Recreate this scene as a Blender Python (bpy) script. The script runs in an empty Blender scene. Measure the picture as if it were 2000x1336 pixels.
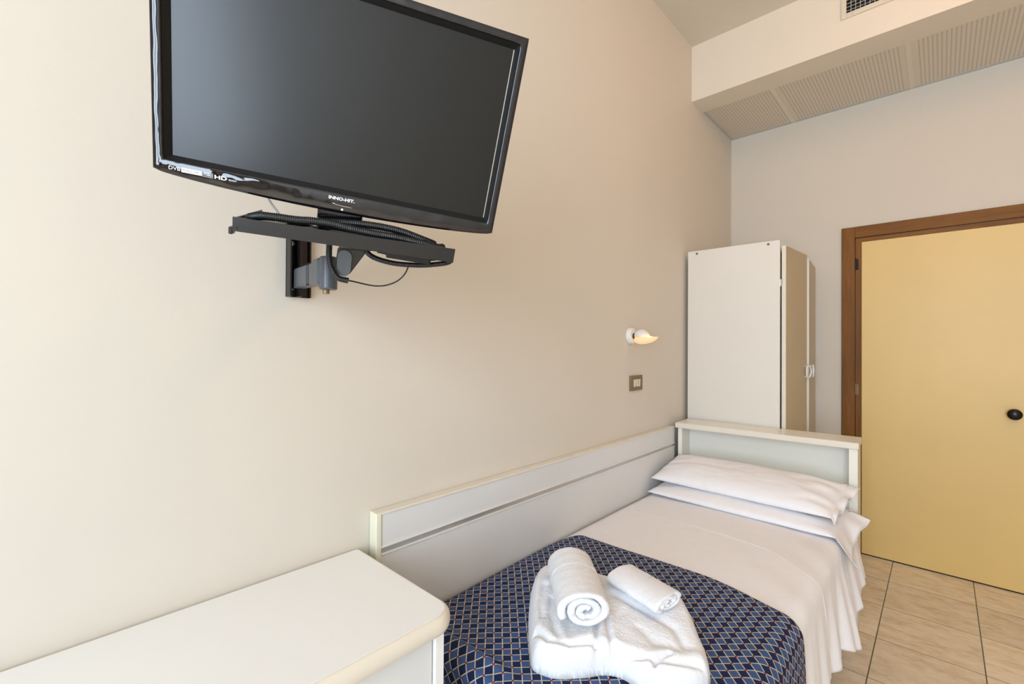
import bpy, bmesh, math, random
from mathutils import Vector, Matrix, noise
random.seed(7)
PI = math.pi
scene = bpy.context.scene
COL = scene.collection

# ------------------------------------------------------------------ camera
cam_data = bpy.data.cameras.new('camera')
cam = bpy.data.objects.new('camera', cam_data)
COL.objects.link(cam)
scene.camera = cam
cam_data.sensor_width = 36.0
cam_data.sensor_fit = 'HORIZONTAL'
cam_data.lens = 893.04 / 2000 * 36.0
cam_data.clip_start = 0.02
yaw, pitch, roll = map(math.radians, (43.188, 0.3804, 0.3131))
fw = Vector((-math.sin(yaw) * math.cos(pitch), math.cos(yaw) * math.cos(pitch), math.sin(pitch)))
rt = Vector((math.cos(yaw), math.sin(yaw), 0))
up = rt.cross(fw)
R = rt * math.cos(roll) + up * math.sin(roll)
U = -rt * math.sin(roll) + up * math.cos(roll)
M = Matrix.Identity(4)
for i in range(3):
    M[i][0], M[i][1], M[i][2] = R[i], U[i], -fw[i]
M.translation = Vector((1.2273, 0.0, 1.3919))
cam.matrix_world = M

# ------------------------------------------------------------------ world, lights, exposure
world = bpy.data.worlds.new('world')
scene.world = world
world.use_nodes = True
bg = world.node_tree.nodes['Background']
bg.inputs['Color'].default_value = (0.80, 0.91, 1.0, 1)
bg.inputs['Strength'].default_value = 3.0

def area_light(name, loc, rot, sx, sy, power, color):
    d = bpy.data.lights.new(name, 'AREA')
    d.shape = 'RECTANGLE'; d.size = sx; d.size_y = sy
    d.energy = power; d.color = color
    o = bpy.data.objects.new(name, d)
    COL.objects.link(o)
    o.location = loc; o.rotation_euler = rot
    return o
# daylight entering through the balcony window behind the camera (front wall)
area_light('window_daylight', (1.78, -2.15, 1.75), (PI / 2, 0, 0), 1.55, 2.4, 130, (0.68, 0.825, 1.0))

scene.view_settings.view_transform = 'Standard'
scene.view_settings.look = 'None'
scene.view_settings.gamma = 1
scene.view_settings.use_curve_mapping = False
scene.view_settings.exposure = 0.0

# ------------------------------------------------------------------ materials
class NT:
    def __init__(s, name):
        s.m = bpy.data.materials.new(name); s.m.use_nodes = True
        s.t = s.m.node_tree; s.b = s.t.nodes['Principled BSDF']
    def n(s, kind, **kw):
        nd = s.t.nodes.new(kind)
        for k, v in kw.items(): setattr(nd, k, v)
        return nd
    def put(s, sock, v):
        if isinstance(v, bpy.types.NodeSocket): s.t.links.new(v, sock)
        elif v is not None: sock.default_value = v
    def math(s, op, a, b=None, c=None):
        nd = s.n('ShaderNodeMath', operation=op)
        s.put(nd.inputs[0], a); s.put(nd.inputs[1], b); s.put(nd.inputs[2], c)
        return nd.outputs[0]
    def mix(s, f, a, b):
        nd = s.n('ShaderNodeMix', data_type='RGBA')
        s.put(nd.inputs[0], f); s.put(nd.inputs[6], a); s.put(nd.inputs[7], b)
        return nd.outputs[2]
    def noise(s, scale, vec=None, detail=4, rough=0.55, stretch=None):
        nd = s.n('ShaderNodeTexNoise'); nd.inputs['Scale'].default_value = scale
        nd.inputs['Detail'].default_value = detail; nd.inputs['Roughness'].default_value = rough
        if vec is None: vec = s.n('ShaderNodeTexCoord').outputs['Object']
        if stretch:
            mp = s.n('ShaderNodeMapping'); mp.inputs['Scale'].default_value = stretch
            s.t.links.new(vec, mp.inputs['Vector']); vec = mp.outputs['Vector']
        s.t.links.new(vec, nd.inputs['Vector'])
        return nd.outputs['Fac']
    def ramp(s, f, stops):
        nd = s.n('ShaderNodeValToRGB'); el = nd.color_ramp.elements
        el[0].position, el[0].color = stops[0]; el[1].position, el[1].color = stops[-1]
        for p, c in stops[1:-1]:
            e = el.new(p); e.color = c
        s.put(nd.inputs['Fac'], f)
        return nd.outputs['Color']
    def bump(s, h, strength, dist=0.001):
        nd = s.n('ShaderNodeBump'); nd.inputs['Strength'].default_value = strength
        nd.inputs['Distance'].default_value = dist
        s.put(nd.inputs['Height'], h); s.t.links.new(nd.outputs['Normal'], s.b.inputs['Normal'])

def c4(c): return (c[0], c[1], c[2], 1.0)
def plain(name, col, rough=0.5, metal=0.0, var=0.04, nscale=6.0, bump=0.0, bscale=300.0, coat=0.0, stretch=None, spec=None, sheen=0.0):
    t = NT(name)
    f = t.noise(nscale, stretch=stretch)
    lo = c4([max(0, x * (1 - var)) for x in col]); hi = c4([min(1, x * (1 + var)) for x in col])
    t.put(t.b.inputs['Base Color'], t.ramp(f, [(0.3, lo), (0.7, hi)]))
    t.b.inputs['Roughness'].default_value = rough
    t.b.inputs['Metallic'].default_value = metal
    if coat: t.b.inputs['Coat Weight'].default_value = coat; t.b.inputs['Coat Roughness'].default_value = 0.03
    if spec is not None: t.b.inputs['Specular IOR Level'].default_value = spec
    if sheen: t.b.inputs['Sheen Weight'].default_value = sheen
    if bump: t.bump(t.noise(bscale, detail=3), bump)
    return t.m

MAT = {}
MAT['wall'] = plain('painted_plaster', (0.70, 0.64, 0.55), 0.75, var=0.012, nscale=1.5, bump=0.25, bscale=45)
MAT['ceiling'] = plain('ceiling_paint', (0.72, 0.655, 0.55), 0.85, var=0.012, nscale=2, bump=0.2, bscale=60)
MAT['duct'] = plain('duct_paint', (0.80, 0.715, 0.595), 0.8, var=0.012, nscale=2, bump=0.2, bscale=60)
MAT['laminate_desk'] = plain('white_laminate', (0.89, 0.885, 0.865), 0.3, var=0.008, nscale=3)
MAT['laminate'] = plain('cream_laminate', (0.88, 0.845, 0.75), 0.32, var=0.01, nscale=3, bump=0.05, bscale=200)
MAT['laminate_grey'] = plain('grey_laminate', (0.74, 0.735, 0.72), 0.38, var=0.01, nscale=3, bump=0.05, bscale=200)
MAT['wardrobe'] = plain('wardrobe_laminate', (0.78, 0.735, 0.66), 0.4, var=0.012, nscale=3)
MAT['wardrobe_shaded'] = plain('wardrobe_laminate_shaded', (0.50, 0.425, 0.31), 0.4, var=0.015, nscale=3)  # same cream laminate, darkened to paint in the doors' shade
MAT['edge'] = plain('cream_edging', (0.79, 0.725, 0.61), 0.35, var=0.015, nscale=12)
MAT['cap'] = plain('pale_yellow_plastic', (0.80, 0.78, 0.60), 0.3, var=0.02)
MAT['alu'] = plain('brushed_aluminium', (0.55, 0.53, 0.52), 0.35, 0.7, var=0.05, nscale=30)
MAT['groove'] = plain('dark_groove', (0.20, 0.19, 0.18), 0.5)
MAT['gloss_black'] = plain('gloss_black_plastic', (0.006, 0.005, 0.007), 0.035, var=0.02, coat=0.5)
def make_gloss():
    t = NT('gloss_black_bezel_plastic')
    f = t.noise(7); t.put(t.b.inputs['Base Color'], t.ramp(f, [(0.3, (0.005, 0.004, 0.006, 1)), (0.7, (0.008, 0.006, 0.008, 1))]))
    t.b.inputs['Roughness'].default_value = 0.03; t.b.inputs['IOR'].default_value = 1.62
    t.bump(t.noise(22, detail=1), 0.5, 0.006)
    return t.m
MAT['bezel'] = make_gloss()
MAT['matte_black'] = plain('matte_black_plastic', (0.004, 0.004, 0.0045), 0.5, var=0.1, nscale=80)
MAT['steel_black'] = plain('black_enamelled_steel', (0.010, 0.0085, 0.008), 0.30, 0.0, var=0.15, nscale=50)
MAT['arm_grey'] = plain('grey_painted_steel', (0.085, 0.093, 0.105), 0.38, 0.1, var=0.08, nscale=60)
MAT['conduit'] = plain('black_corrugated_plastic', (0.007, 0.008, 0.008), 0.35)
MAT['chrome'] = plain('chrome', (0.75, 0.75, 0.75), 0.18, 1.0)
MAT['white_print'] = plain('white_print', (0.85, 0.85, 0.86), 0.5)
MAT['black_print'] = plain('black_print', (0.03, 0.03, 0.03), 0.5)
MAT['white_plastic'] = plain('white_plastic', (0.82, 0.80, 0.74), 0.3)
MAT['brass'] = plain('dark_gilt_plastic', (0.22, 0.145, 0.06), 0.4, 0.35, var=0.1, nscale=120)
MAT['ivory'] = plain('ivory_rocker', (0.70, 0.62, 0.47), 0.35)
MAT['bronze'] = plain('dark_bronze', (0.02, 0.014, 0.012), 0.25, 0.5)
MAT['void'] = plain('painted_gap_shade', (0.006, 0.004, 0.003), 0.9)  # near-black colour standing in for shade in openings
MAT['white_cable'] = plain('white_cable', (0.6, 0.57, 0.5), 0.4)
MAT['grille'] = plain('painted_grille', (0.72, 0.64, 0.50), 0.45)
MAT['fin'] = plain('grey_grille_fin', (0.50, 0.52, 0.48), 0.4)
MAT['door_yellow'] = plain('yellow_laminate', (0.80, 0.57, 0.215), 0.42, var=0.03, nscale=2.0, bump=0.05, bscale=150)
MAT['mattress'] = plain('mattress_ticking', (0.7, 0.7, 0.68), 0.8, bump=0.3, bscale=120)
MAT['wood_base'] = plain('beech_base', (0.5, 0.33, 0.17), 0.5, stretch=(1, 8, 8))

def make_screen():
    t = NT('lcd_screen')
    t.b.inputs['Base Color'].default_value = (0.005, 0.0048, 0.004, 1)
    t.b.inputs['Roughness'].default_value = 0.27
    t.b.inputs['IOR'].default_value = 1.48
    t.bump(t.noise(900, detail=2), 0.03, 0.0003)
    return t.m
MAT['screen'] = make_screen()

def make_wood():
    t = NT('stained_door_wood')
    f = t.noise(14, stretch=(1.0, 1.0, 0.09), detail=6)
    g = t.noise(160, stretch=(1.0, 1.0, 0.05), detail=3)
    f2 = t.math('MULTIPLY_ADD', g, 0.35, t.math('MULTIPLY', f, 0.7))
    t.put(t.b.inputs['Base Color'], t.ramp(f2, [(0.35, (0.135, 0.048, 0.006, 1)), (0.7, (0.27, 0.110, 0.018, 1))]))
    t.b.inputs['Roughness'].default_value = 0.5; t.b.inputs['Specular IOR Level'].default_value = 0.25
    t.bump(g, 0.1)
    return t.m
MAT['wood'] = make_wood()
def make_wood_h():
    t = NT('stained_door_wood_across')
    f = t.noise(14, stretch=(0.09, 1.0, 1.0), detail=6)
    g = t.noise(160, stretch=(0.05, 1.0, 1.0), detail=3)
    f2 = t.math('MULTIPLY_ADD', g, 0.35, t.math('MULTIPLY', f, 0.7))
    t.put(t.b.inputs['Base Color'], t.ramp(f2, [(0.35, (0.145, 0.052, 0.007, 1)), (0.7, (0.285, 0.120, 0.020, 1))]))
    t.b.inputs['Roughness'].default_value = 0.5; t.b.inputs['Specular IOR Level'].default_value = 0.25
    return t.m
MAT['wood_h'] = make_wood_h()

def make_floor():
    t = NT('ceramic_floor_tiles')
    pos = t.n('ShaderNodeTexCoord').outputs['Object']
    sep = t.n('ShaderNodeSeparateXYZ'); t.t.links.new(pos, sep.inputs[0])
    u = t.math('DIVIDE', t.math('SUBTRACT', sep.outputs[0], 0.999), 0.3665)
    v = t.math('DIVIDE', t.math('SUBTRACT', sep.outputs[1], 3.523), 0.360)
    def dist(a): return t.math('ABSOLUTE', t.math('SUBTRACT', t.math('FRACT', t.math('ADD', a, 0.5)), 0.5))
    du = t.math('LESS_THAN', dist(u), 0.0060)
    dv = t.math('LESS_THAN', dist(v), 0.0052)
    comb = t.n('ShaderNodeCombineXYZ')
    t.put(comb.inputs[0], t.math('FLOOR', u)); t.put(comb.inputs[1], t.math('FLOOR', v))
    wn = t.n('ShaderNodeTexWhiteNoise', noise_dimensions='3D'); t.t.links.new(comb.outputs[0], wn.inputs['Vector'])
    # offset the veining per tile
    off = t.n('ShaderNodeVectorMath', operation='ADD')
    sc = t.n('ShaderNodeVectorMath', operation='SCALE'); t.t.links.new(wn.outputs['Color'], sc.inputs[0]); sc.inputs['Scale'].default_value = 9
    t.t.links.new(pos, off.inputs[0]); t.t.links.new(sc.outputs[0], off.inputs[1])
    f = t.noise(9, vec=off.outputs[0], stretch=(1.0, 2.4, 1), detail=8, rough=0.68)
    g = t.noise(60, vec=off.outputs[0], stretch=(0.5, 2.2, 1), detail=6, rough=0.7)
    ff = t.math('ADD', t.math('MULTIPLY', f, 0.62), t.math('MULTIPLY', g, 0.38))
    base = t.ramp(ff, [(0.36, (0.66, 0.50, 0.33, 1)), (0.5, (0.88, 0.73, 0.54, 1)), (0.64, (0.95, 0.84, 0.68, 1))])
    tint = t.math('MULTIPLY_ADD', wn.outputs['Value'], 0.12, 0.94)
    mul = t.n('ShaderNodeVectorMath', operation='SCALE'); t.put(mul.inputs[0], base); t.put(mul.inputs['Scale'], tint)
    a = t.mix(dv, mul.outputs[0], (0.20, 0.135, 0.08, 1))
    a = t.mix(du, a, (0.10, 0.085, 0.055, 1))
    t.put(t.b.inputs['Base Color'], a)
    t.b.inputs['Roughness'].default_value = 0.38
    h = t.math('SUBTRACT', t.math('MULTIPLY', ff, 0.4), t.math('MAXIMUM', du, dv))
    t.bump(h, 0.35, 0.002)
    return t.m
MAT['floor'] = make_floor()

def make_spread():
    t = NT('woven_diamond_bedspread')
    uv = t.n('ShaderNodeUVMap').outputs[0]
    # small thread wobble
    nz = t.n('ShaderNodeTexNoise'); nz.inputs['Scale'].default_value = 40; nz.inputs['Detail'].default_value = 2
    t.t.links.new(uv, nz.inputs['Vector'])
    sub = t.n('ShaderNodeVectorMath', operation='SUBTRACT'); t.t.links.new(nz.outputs['Color'], sub.inputs[0]); sub.inputs[1].default_value = (0.5, 0.5, 0.5)
    scl = t.n('ShaderNodeVectorMath', operation='SCALE'); t.t.links.new(sub.outputs[0], scl.inputs[0]); scl.inputs['Scale'].default_value = 0.0018
    add = t.n('ShaderNodeVectorMath', operation='ADD'); t.t.links.new(uv, add.inputs[0]); t.t.links.new(scl.outputs[0], add.inputs[1])
    sep = t.n('ShaderNodeSeparateXYZ'); t.t.links.new(add.outputs[0], sep.inputs[0])
    k = 0.03323
    a = t.math('ADD', t.math('DIVIDE', t.math('ADD', sep.outputs[0], sep.outputs[1]), k), 0.3)
    b = t.math('ADD', t.math('DIVIDE', t.math('SUBTRACT', sep.outputs[0], sep.outputs[1]), k), 0.45)
    def dist(x): return t.math('ABSOLUTE', t.math('SUBTRACT', t.math('FRACT', t.math('ADD', x, 0.5)), 0.5))
    da, db = dist(a), dist(b)
    line = t.math('MAXIMUM', t.math('LESS_THAN', da, 0.058), t.math('LESS_THAN', db, 0.054))
    par = t.math('MODULO', t.math('ADD', t.math('ADD', t.math('FLOOR', a), t.math('FLOOR', b)), 1000), 2)
    r2 = t.math('ADD', t.math('MULTIPLY', da, da), t.math('MULTIPLY', db, db))
    par2 = t.math('MODULO', t.math('ADD', t.math('ADD', t.math('ROUND', a), t.math('ROUND', b)), 1000), 2)
    dot = t.math('MULTIPLY', t.math('LESS_THAN', r2, 0.0196), t.math('GREATER_THAN', par2, 0.5))
    thr = t.n('ShaderNodeTexNoise'); thr.inputs['Scale'].default_value = 900; thr.inputs['Detail'].default_value = 2
    t.t.links.new(uv, thr.inputs['Vector'])
    dark = t.ramp(thr.outputs['Fac'], [(0.3, (0.004, 0.010, 0.038, 1)), (0.7, (0.011, 0.027, 0.098, 1))])
    lite = t.ramp(thr.outputs['Fac'], [(0.3, (0.030, 0.062, 0.165, 1)), (0.7, (0.066, 0.120, 0.280, 1))])
    cell = t.mix(par, dark, lite)
    w = t.mix(line, cell, (0.56, 0.49, 0.37, 1))
    w = t.mix(dot, w, (0.28, 0.045, 0.04, 1))
    t.put(t.b.inputs['Base Color'], w)
    t.b.inputs['Roughness'].default_value = 0.75
    t.b.inputs['Specular IOR Level'].default_value = 0.2
    t.bump(t.math('ADD', line, t.math('MULTIPLY', thr.outputs['Fac'], 0.5)), 0.3, 0.0006)
    return t.m
MAT['spread'] = make_spread()

def cloth(name, col, scale, strength, sheen=0.1):
    t = NT(name)
    f = t.noise(scale, detail=3)
    g = t.noise(scale * 0.12, detail=3)
    t.put(t.b.inputs['Base Color'], t.ramp(g, [(0.3, c4([x * 0.985 for x in col])), (0.7, c4([min(1, x * 1.01) for x in col]))]))
    t.b.inputs['Roughness'].default_value = 0.85
    t.b.inputs['Sheen Weight'].default_value = sheen
    t.bump(t.math('ADD', f, t.math('MULTIPLY', g, 0.6)), strength, 0.0015)
    return t.m
MAT['sheet'] = cloth('white_cotton_sheet', (0.90, 0.875, 0.885), 220, 0.10)
MAT['pillow'] = cloth('white_cotton_pillowcase', (0.91, 0.885, 0.895), 200, 0.10)
MAT['terry'] = cloth('white_terry', (0.86, 0.86, 0.885), 380, 0.8, 0.1)

def make_perf():
    t = NT('perforated_metal_panel')
    pos = t.n('ShaderNodeTexCoord').outputs['Object']
    sep = t.n('ShaderNodeSeparateXYZ'); t.t.links.new(pos, sep.inputs[0])
    def dist(a): return t.math('ABSOLUTE', t.math('SUBTRACT', t.math('FRACT', a), 0.5))
    u = dist(t.math('DIVIDE', sep.outputs[0], 0.0185)); v = dist(t.math('DIVIDE', sep.outputs[1], 0.0085))
    hole = t.math('MULTIPLY', t.math('LESS_THAN', u, 0.17), t.math('LESS_THAN', v, 0.32))
    inb = t.math('MULTIPLY', t.math('LESS_THAN', t.math('ABSOLUTE', sep.outputs[0]), 0.298),
                 t.math('LESS_THAN', t.math('ABSOLUTE', sep.outputs[1]), 0.285))
    hole = t.math('MULTIPLY', hole, inb)
    t.put(t.b.inputs['Base Color'], t.mix(hole, (0.74, 0.66, 0.55, 1), (0.50, 0.43, 0.34, 1)))
    t.b.inputs['Roughness'].default_value = 0.5
    t.bump(t.math('SUBTRACT', 1.0, hole), 0.5, 0.001)
    return t.m
MAT['perf'] = make_perf()

def emissive(name, col, strength, base=(0.8, 0.8, 0.8)):
    t = NT(name)
    t.b.inputs['Base Color'].default_value = c4(base)
    t.b.inputs['Emission Color'].default_value = c4(col)
    t.b.inputs['Emission Strength'].default_value = strength
    f = t.noise(30); t.put(t.b.inputs['Roughness'], t.math('MULTIPLY_ADD', f, 0.1, 0.3))
    return t.m
MAT['bulb'] = emissive('lit_bulb', (1.0, 0.62, 0.25), 8)
MAT['globe'] = emissive('fill_lamp_glow', (1.0, 0.52, 0.21), 21)  # warm glow of the added, unseen fill lamp
MAT['lamp_glass'] = emissive('lit_frosted_glass', (1.0, 0.50, 0.22), 0.75, (0.7, 0.5, 0.35))
def make_glass():
    t = NT('window_glass')
    t.b.inputs['Transmission Weight'].default_value = 1.0
    t.b.inputs['Roughness'].default_value = 0.0
    t.b.inputs['IOR'].default_value = 1.02
    f = t.noise(2); t.put(t.b.inputs['Base Color'], t.ramp(f, [(0, (0.97, 0.99, 0.98, 1)), (1, (1, 1, 1, 1))]))
    return t.m
MAT['glass'] = make_glass()

# ------------------------------------------------------------------ helpers
def link(name, bm, mat, parent=None, smooth=False, mats=None):
    me = bpy.data.meshes.new(name)
    bmesh.ops.recalc_face_normals(bm, faces=bm.faces)
    bm.to_mesh(me); bm.free()
    for m in (mats or [mat]): me.materials.append(m)
    if smooth:
        me.polygons.foreach_set('use_smooth', [True] * len(me.polygons))
    o = bpy.data.objects.new(name, me)
    COL.objects.link(o)
    if parent is not None: o.parent = parent
    return o
def tag(o, label=None, cat=None, group=None, kind=None):
    if label: o['label'] = label
    if cat: o['category'] = cat
    if group: o['group'] = group
    if kind: o['kind'] = kind
    return o
def thing(name, label, cat, loc=(0, 0, 0), rotz=0.0, group=None):
    o = bpy.data.objects.new(name, None); COL.objects.link(o)
    o.empty_display_size = 0.05
    o.location = loc; o.rotation_euler = (0, 0, rotz)
    return tag(o, label, cat, group)
def add_box(bm, x0, x1, y0, y1, z0, z1, bevel=0.0, seg=2, mat=None):
    b = bmesh.new()
    mtx = Matrix.Translation(((x0 + x1) / 2, (y0 + y1) / 2, (z0 + z1) / 2)) @ Matrix.Diagonal((x1 - x0, y1 - y0, z1 - z0, 1))
    bmesh.ops.create_cube(b, size=1.0, matrix=mtx)
    if bevel: bmesh.ops.bevel(b, geom=b.edges[:], offset=bevel, segments=seg, affect='EDGES', profile=0.5)
    return merge(bm, b)
def merge(bm, b, mtx=None):
    if mtx is not None: bmesh.ops.transform(b, matrix=mtx, verts=b.verts)
    me = bpy.data.meshes.new('tmp'); b.to_mesh(me); b.free()
    bm.from_mesh(me); bpy.data.meshes.remove(me)
    return bm
def box(name, x0, x1, y0, y1, z0, z1, mat, parent=None, bevel=0.0, seg=2):
    bm = bmesh.new(); add_box(bm, x0, x1, y0, y1, z0, z1, bevel, seg)
    return link(name, bm, mat, parent)
def add_cyl(bm, p0, p1, r0, r1=None, n=24, bevel=0.0):
    p0, p1 = Vector(p0), Vector(p1); r1 = r0 if r1 is None else r1
    d = p1 - p0; L = d.length
    b = bmesh.new()
    bmesh.ops.create_cone(b, cap_ends=True, segments=n, radius1=r0, radius2=r1, depth=L)
    if bevel:
        es = [e for e in b.edges if len(e.link_faces) == 2 and any(len(f.verts) > 4 for f in e.link_faces)]
        bmesh.ops.bevel(b, geom=es, offset=bevel, segments=3, affect='EDGES', profile=0.5)
    q = Vector((0, 0, 1)).rotation_difference(d.normalized()).to_matrix().to_4x4()
    return merge(bm, b, Matrix.Translation((p0 + p1) / 2) @ q)
def cyl(name, p0, p1, r, mat, parent=None, r1=None, n=24, bevel=0.0, smooth=False):
    bm = bmesh.new(); add_cyl(bm, p0, p1, r, r1, n, bevel)
    return link(name, bm, mat, parent, smooth)
def spline(pts, step):
    P = [Vector(p) for p in pts]; P = [P[0] * 2 - P[1]] + P + [P[-1] * 2 - P[-2]]
    out = []
    for i in range(1, len(P) - 2):
        n = max(2, int((P[i + 1] - P[i]).length / step))
        for j in range(n):
            t = j / n
            out.append(0.5 * ((2 * P[i]) + (-P[i - 1] + P[i + 1]) * t + (2 * P[i - 1] - 5 * P[i] + 4 * P[i + 1] - P[i + 2]) * t * t
                       + (-P[i - 1] + 3 * P[i] - 3 * P[i + 1] + P[i + 2]) * t ** 3))
    out.append(P[-2].copy())
    return out
def add_tube(bm, pts, r, n=10, step=0.004, ridge=0.0, pitch=0.004):
    if ridge: step = pitch / 4
    C = spline(pts, step)
    tan = [(C[min(i + 1, len(C) - 1)] - C[max(i - 1, 0)]).normalized() for i in range(len(C))]
    nrm = tan[0].orthogonal().normalized(); rings = []; acc = 0
    for i, c in enumerate(C):
        if i: acc += (C[i] - C[i - 1]).length
        nrm = (nrm - tan[i] * nrm.dot(tan[i])).normalized(); bn = tan[i].cross(nrm)
        rr = r(i / (len(C) - 1)) if callable(r) else r
        if ridge: rr += ridge * math.sin(2 * PI * acc / pitch)
        rings.append([bm.verts.new(c + (nrm * math.cos(2 * PI * k / n) + bn * math.sin(2 * PI * k / n)) * rr) for k in range(n)])
    for a, b in zip(rings, rings[1:]):
        for k in range(n): bm.faces.new((a[k], a[(k + 1) % n], b[(k + 1) % n], b[k]))
    bm.faces.new(rings[0][::-1]); bm.faces.new(rings[-1])
    return bm
def tube(name, pts, r, mat, parent=None, **kw):
    bm = bmesh.new(); add_tube(bm, pts, r, **kw)
    return link(name, bm, mat, parent, True)
def grid_mesh(name, nu, nv, fn, mat, parent=None, uvfn=None, thickness=0.0, close_u=False):
    bm = bmesh.new(); V = [[bm.verts.new(fn(i / nu, j / nv)) for j in range(nv + 1)] for i in range(nu + 1)]
    uvl = bm.loops.layers.uv.new('UVMap') if uvfn else None
    for i in range(nu):
        for j in range(nv):
            f = bm.faces.new((V[i][j], V[i + 1][j], V[i + 1][j + 1], V[i][j + 1])); f.smooth = True
            if uvl:
                for l, (a, b) in zip(f.loops, ((i, j), (i + 1, j), (i + 1, j + 1), (i, j + 1))): l[uvl].uv = uvfn(a / nu, b / nv)
    me = bpy.data.meshes.new(name); bm.to_mesh(me); bm.free(); me.materials.append(mat)
    o = bpy.data.objects.new(name, me); COL.objects.link(o)
    if parent is not None: o.parent = parent
    if thickness:
        md = o.modifiers.new('thickness', 'SOLIDIFY'); md.thickness = thickness; md.offset = 0
    return o
def smoothstep(a, b, x):
    t = max(0.0, min(1.0, (x - a) / (b - a))); return t * t * (3 - 2 * t)
def nz(x, y, z=0.0): return noise.noise(Vector((x, y, z)))

XR, YB, YF, ZC = 2.75, 3.866, -2.0, 3.411   # right wall, back wall, front wall, ceiling
# ------------------------------------------------------------------ room shell
def struct(o): o['kind'] = 'structure'; return o
struct(box('floor', -0.1, XR + 0.1, YF - 0.3, YB + 0.1, -0.1, 0.0, MAT['floor']))
struct(box('ceiling', -0.1, XR + 0.1, YF - 0.1, YB + 0.1, ZC, ZC + 0.1, MAT['ceiling']))
struct(box('wall_left', -0.12, 0.0, YF - 0.1, YB + 0.1, 0, ZC, MAT['wall']))
struct(box('wall_right', XR, XR + 0.12, YF - 0.1, YB + 0.1, 0, ZC, MAT['wall']))
# back wall with the doorway left open behind the leaf
DX0, DX1, DZ = 0.803, 1.675, 2.135
bm = bmesh.new()
add_box(bm, -0.0, DX0, YB, YB + 0.12, 0, ZC); add_box(bm, DX1, XR, YB, YB + 0.12, 0, ZC); add_box(bm, DX0, DX1, YB, YB + 0.12, DZ, ZC)
struct(link('wall_back', bm, MAT['wall']))
# front wall (behind the camera) with the window opening
WX0, WX1, WZ0, WZ1 = 0.99, 2.57, 0.53, 2.97
bm = bmesh.new()
add_box(bm, 0, WX0, YF - 0.12, YF, 0, ZC); add_box(bm, WX1, XR, YF - 0.12, YF, 0, ZC)
add_box(bm, WX0, WX1, YF - 0.12, YF, 0, WZ0); add_box(bm, WX0, WX1, YF - 0.12, YF, WZ1, ZC)
struct(link('wall_front', bm, MAT['wall']))
win = struct(thing('window_1', None, None, ((WX0 + WX1) / 2, YF - 0.06, WZ0)))
hw = (WX1 - WX0) / 2; hh = WZ1 - WZ0
bm = bmesh.new()
for a, b, c, d in ((-hw, -hw + 0.06, 0, hh), (hw - 0.06, hw, 0, hh), (-0.05, 0.05, 0, hh), (-hw, hw, 0, 0.07), (-hw, hw, hh - 0.06, hh)):
    add_box(bm, a, b, -0.03, 0.03, c, d)
link('window_frame', bm, MAT['wood'], win)

# dropped duct casing with its lower lip, and the recessed perforated panels behind it
ZP = 3.04
bm = bmesh.new()
add_box(bm, 0.0, XR, 3.068, 3.236, ZP, ZC)
add_box(bm, 0.0, XR, 3.236, YB, ZP + 0.06, ZC)
struct(link('trim_1', bm, MAT['duct']))
xs = [(0.018, 0.425), (0.449, 1.083), (1.107, 1.745), (1.769, 2.40)]
lab = ['perforated metal ceiling panel in the corner against the long white wall',
       'perforated metal ceiling panel second from the corner, above the wardrobe and door frame',
       'perforated metal ceiling panel farthest right under the dropped duct']
for k, (a, b) in enumerate(xs[:3]):
    w = b - a; cx = (a + b) / 2; cy = (3.262 + 3.848) / 2
    p = box('ceiling_panel', -w / 2, w / 2, -0.293, 0.293, 0, 0.008, MAT['perf'])
    p.location = (cx, cy, ZP + 0.004)
    tag(p, lab[k], 'ceiling panel', 'perforated ceiling panels under the duct')
bm = bmesh.new()
add_box(bm, 0.0, XR, 3.236, 3.262, ZP + 0.001, ZP + 0.01)
for a in (0.425, 1.083, 1.745): add_box(bm, a, a + 0.024, 3.262, 3.855, ZP + 0.001, ZP + 0.008)
struct(link('trim_2', bm, MAT['duct']))
bm = bmesh.new()
add_box(bm, 0.0, XR, 3.848, YB, ZP + 0.002, ZP + 0.016)
add_box(bm, 0.0, 0.018, 3.262, 3.848, ZP + 0.002, ZP + 0.016)
struct(link('trim_3', bm, MAT['fin']))

# ------------------------------------------------------------------ air vent on the duct face
v = thing('air_vent', 'cream framed air vent grille on the dropped duct above the door', 'vent', (0.826, 3.068, 3.19))
W, H = 0.46, 0.178
bm = bmesh.new()
for a, b, c, d in ((0, 0.024, 0, H), (W - 0.024, W, 0, H), (0.024, W - 0.024, 0, 0.026), (0.024, W - 0.024, H - 0.026, H)):
    add_box(bm, a, b, -0.010, 0, c, d, 0.002)
link('vent_frame', bm, MAT['grille'], v)
box('vent_shade_sheet', 0.024, W - 0.024, -0.0015, -0.0005, 0.026, H - 0.026, MAT['void'], v)  # flat dark sheet painting the shade behind the fins
x = 0.024 + 0.0205
while x < W - 0.03:
    box('vertical_fin', x - 0.0012, x + 0.0012, -0.0095, -0.003, 0.026, H - 0.026, MAT['fin'], v); x += 0.0205
z = 0.026 + 0.0205 * 0.7
while z < H - 0.03:
    box('horizontal_fin', 0.024, W - 0.024, -0.005, -0.0018, z - 0.001, z + 0.001, MAT['fin'], v); z += 0.0195
for px, pz in ((0.05, 0.013), (W - 0.05, 0.013)):
    cyl('screw', (px, -0.0112, pz), (px, -0.009, pz), 0.003, MAT['alu'], v, n=12)

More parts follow.
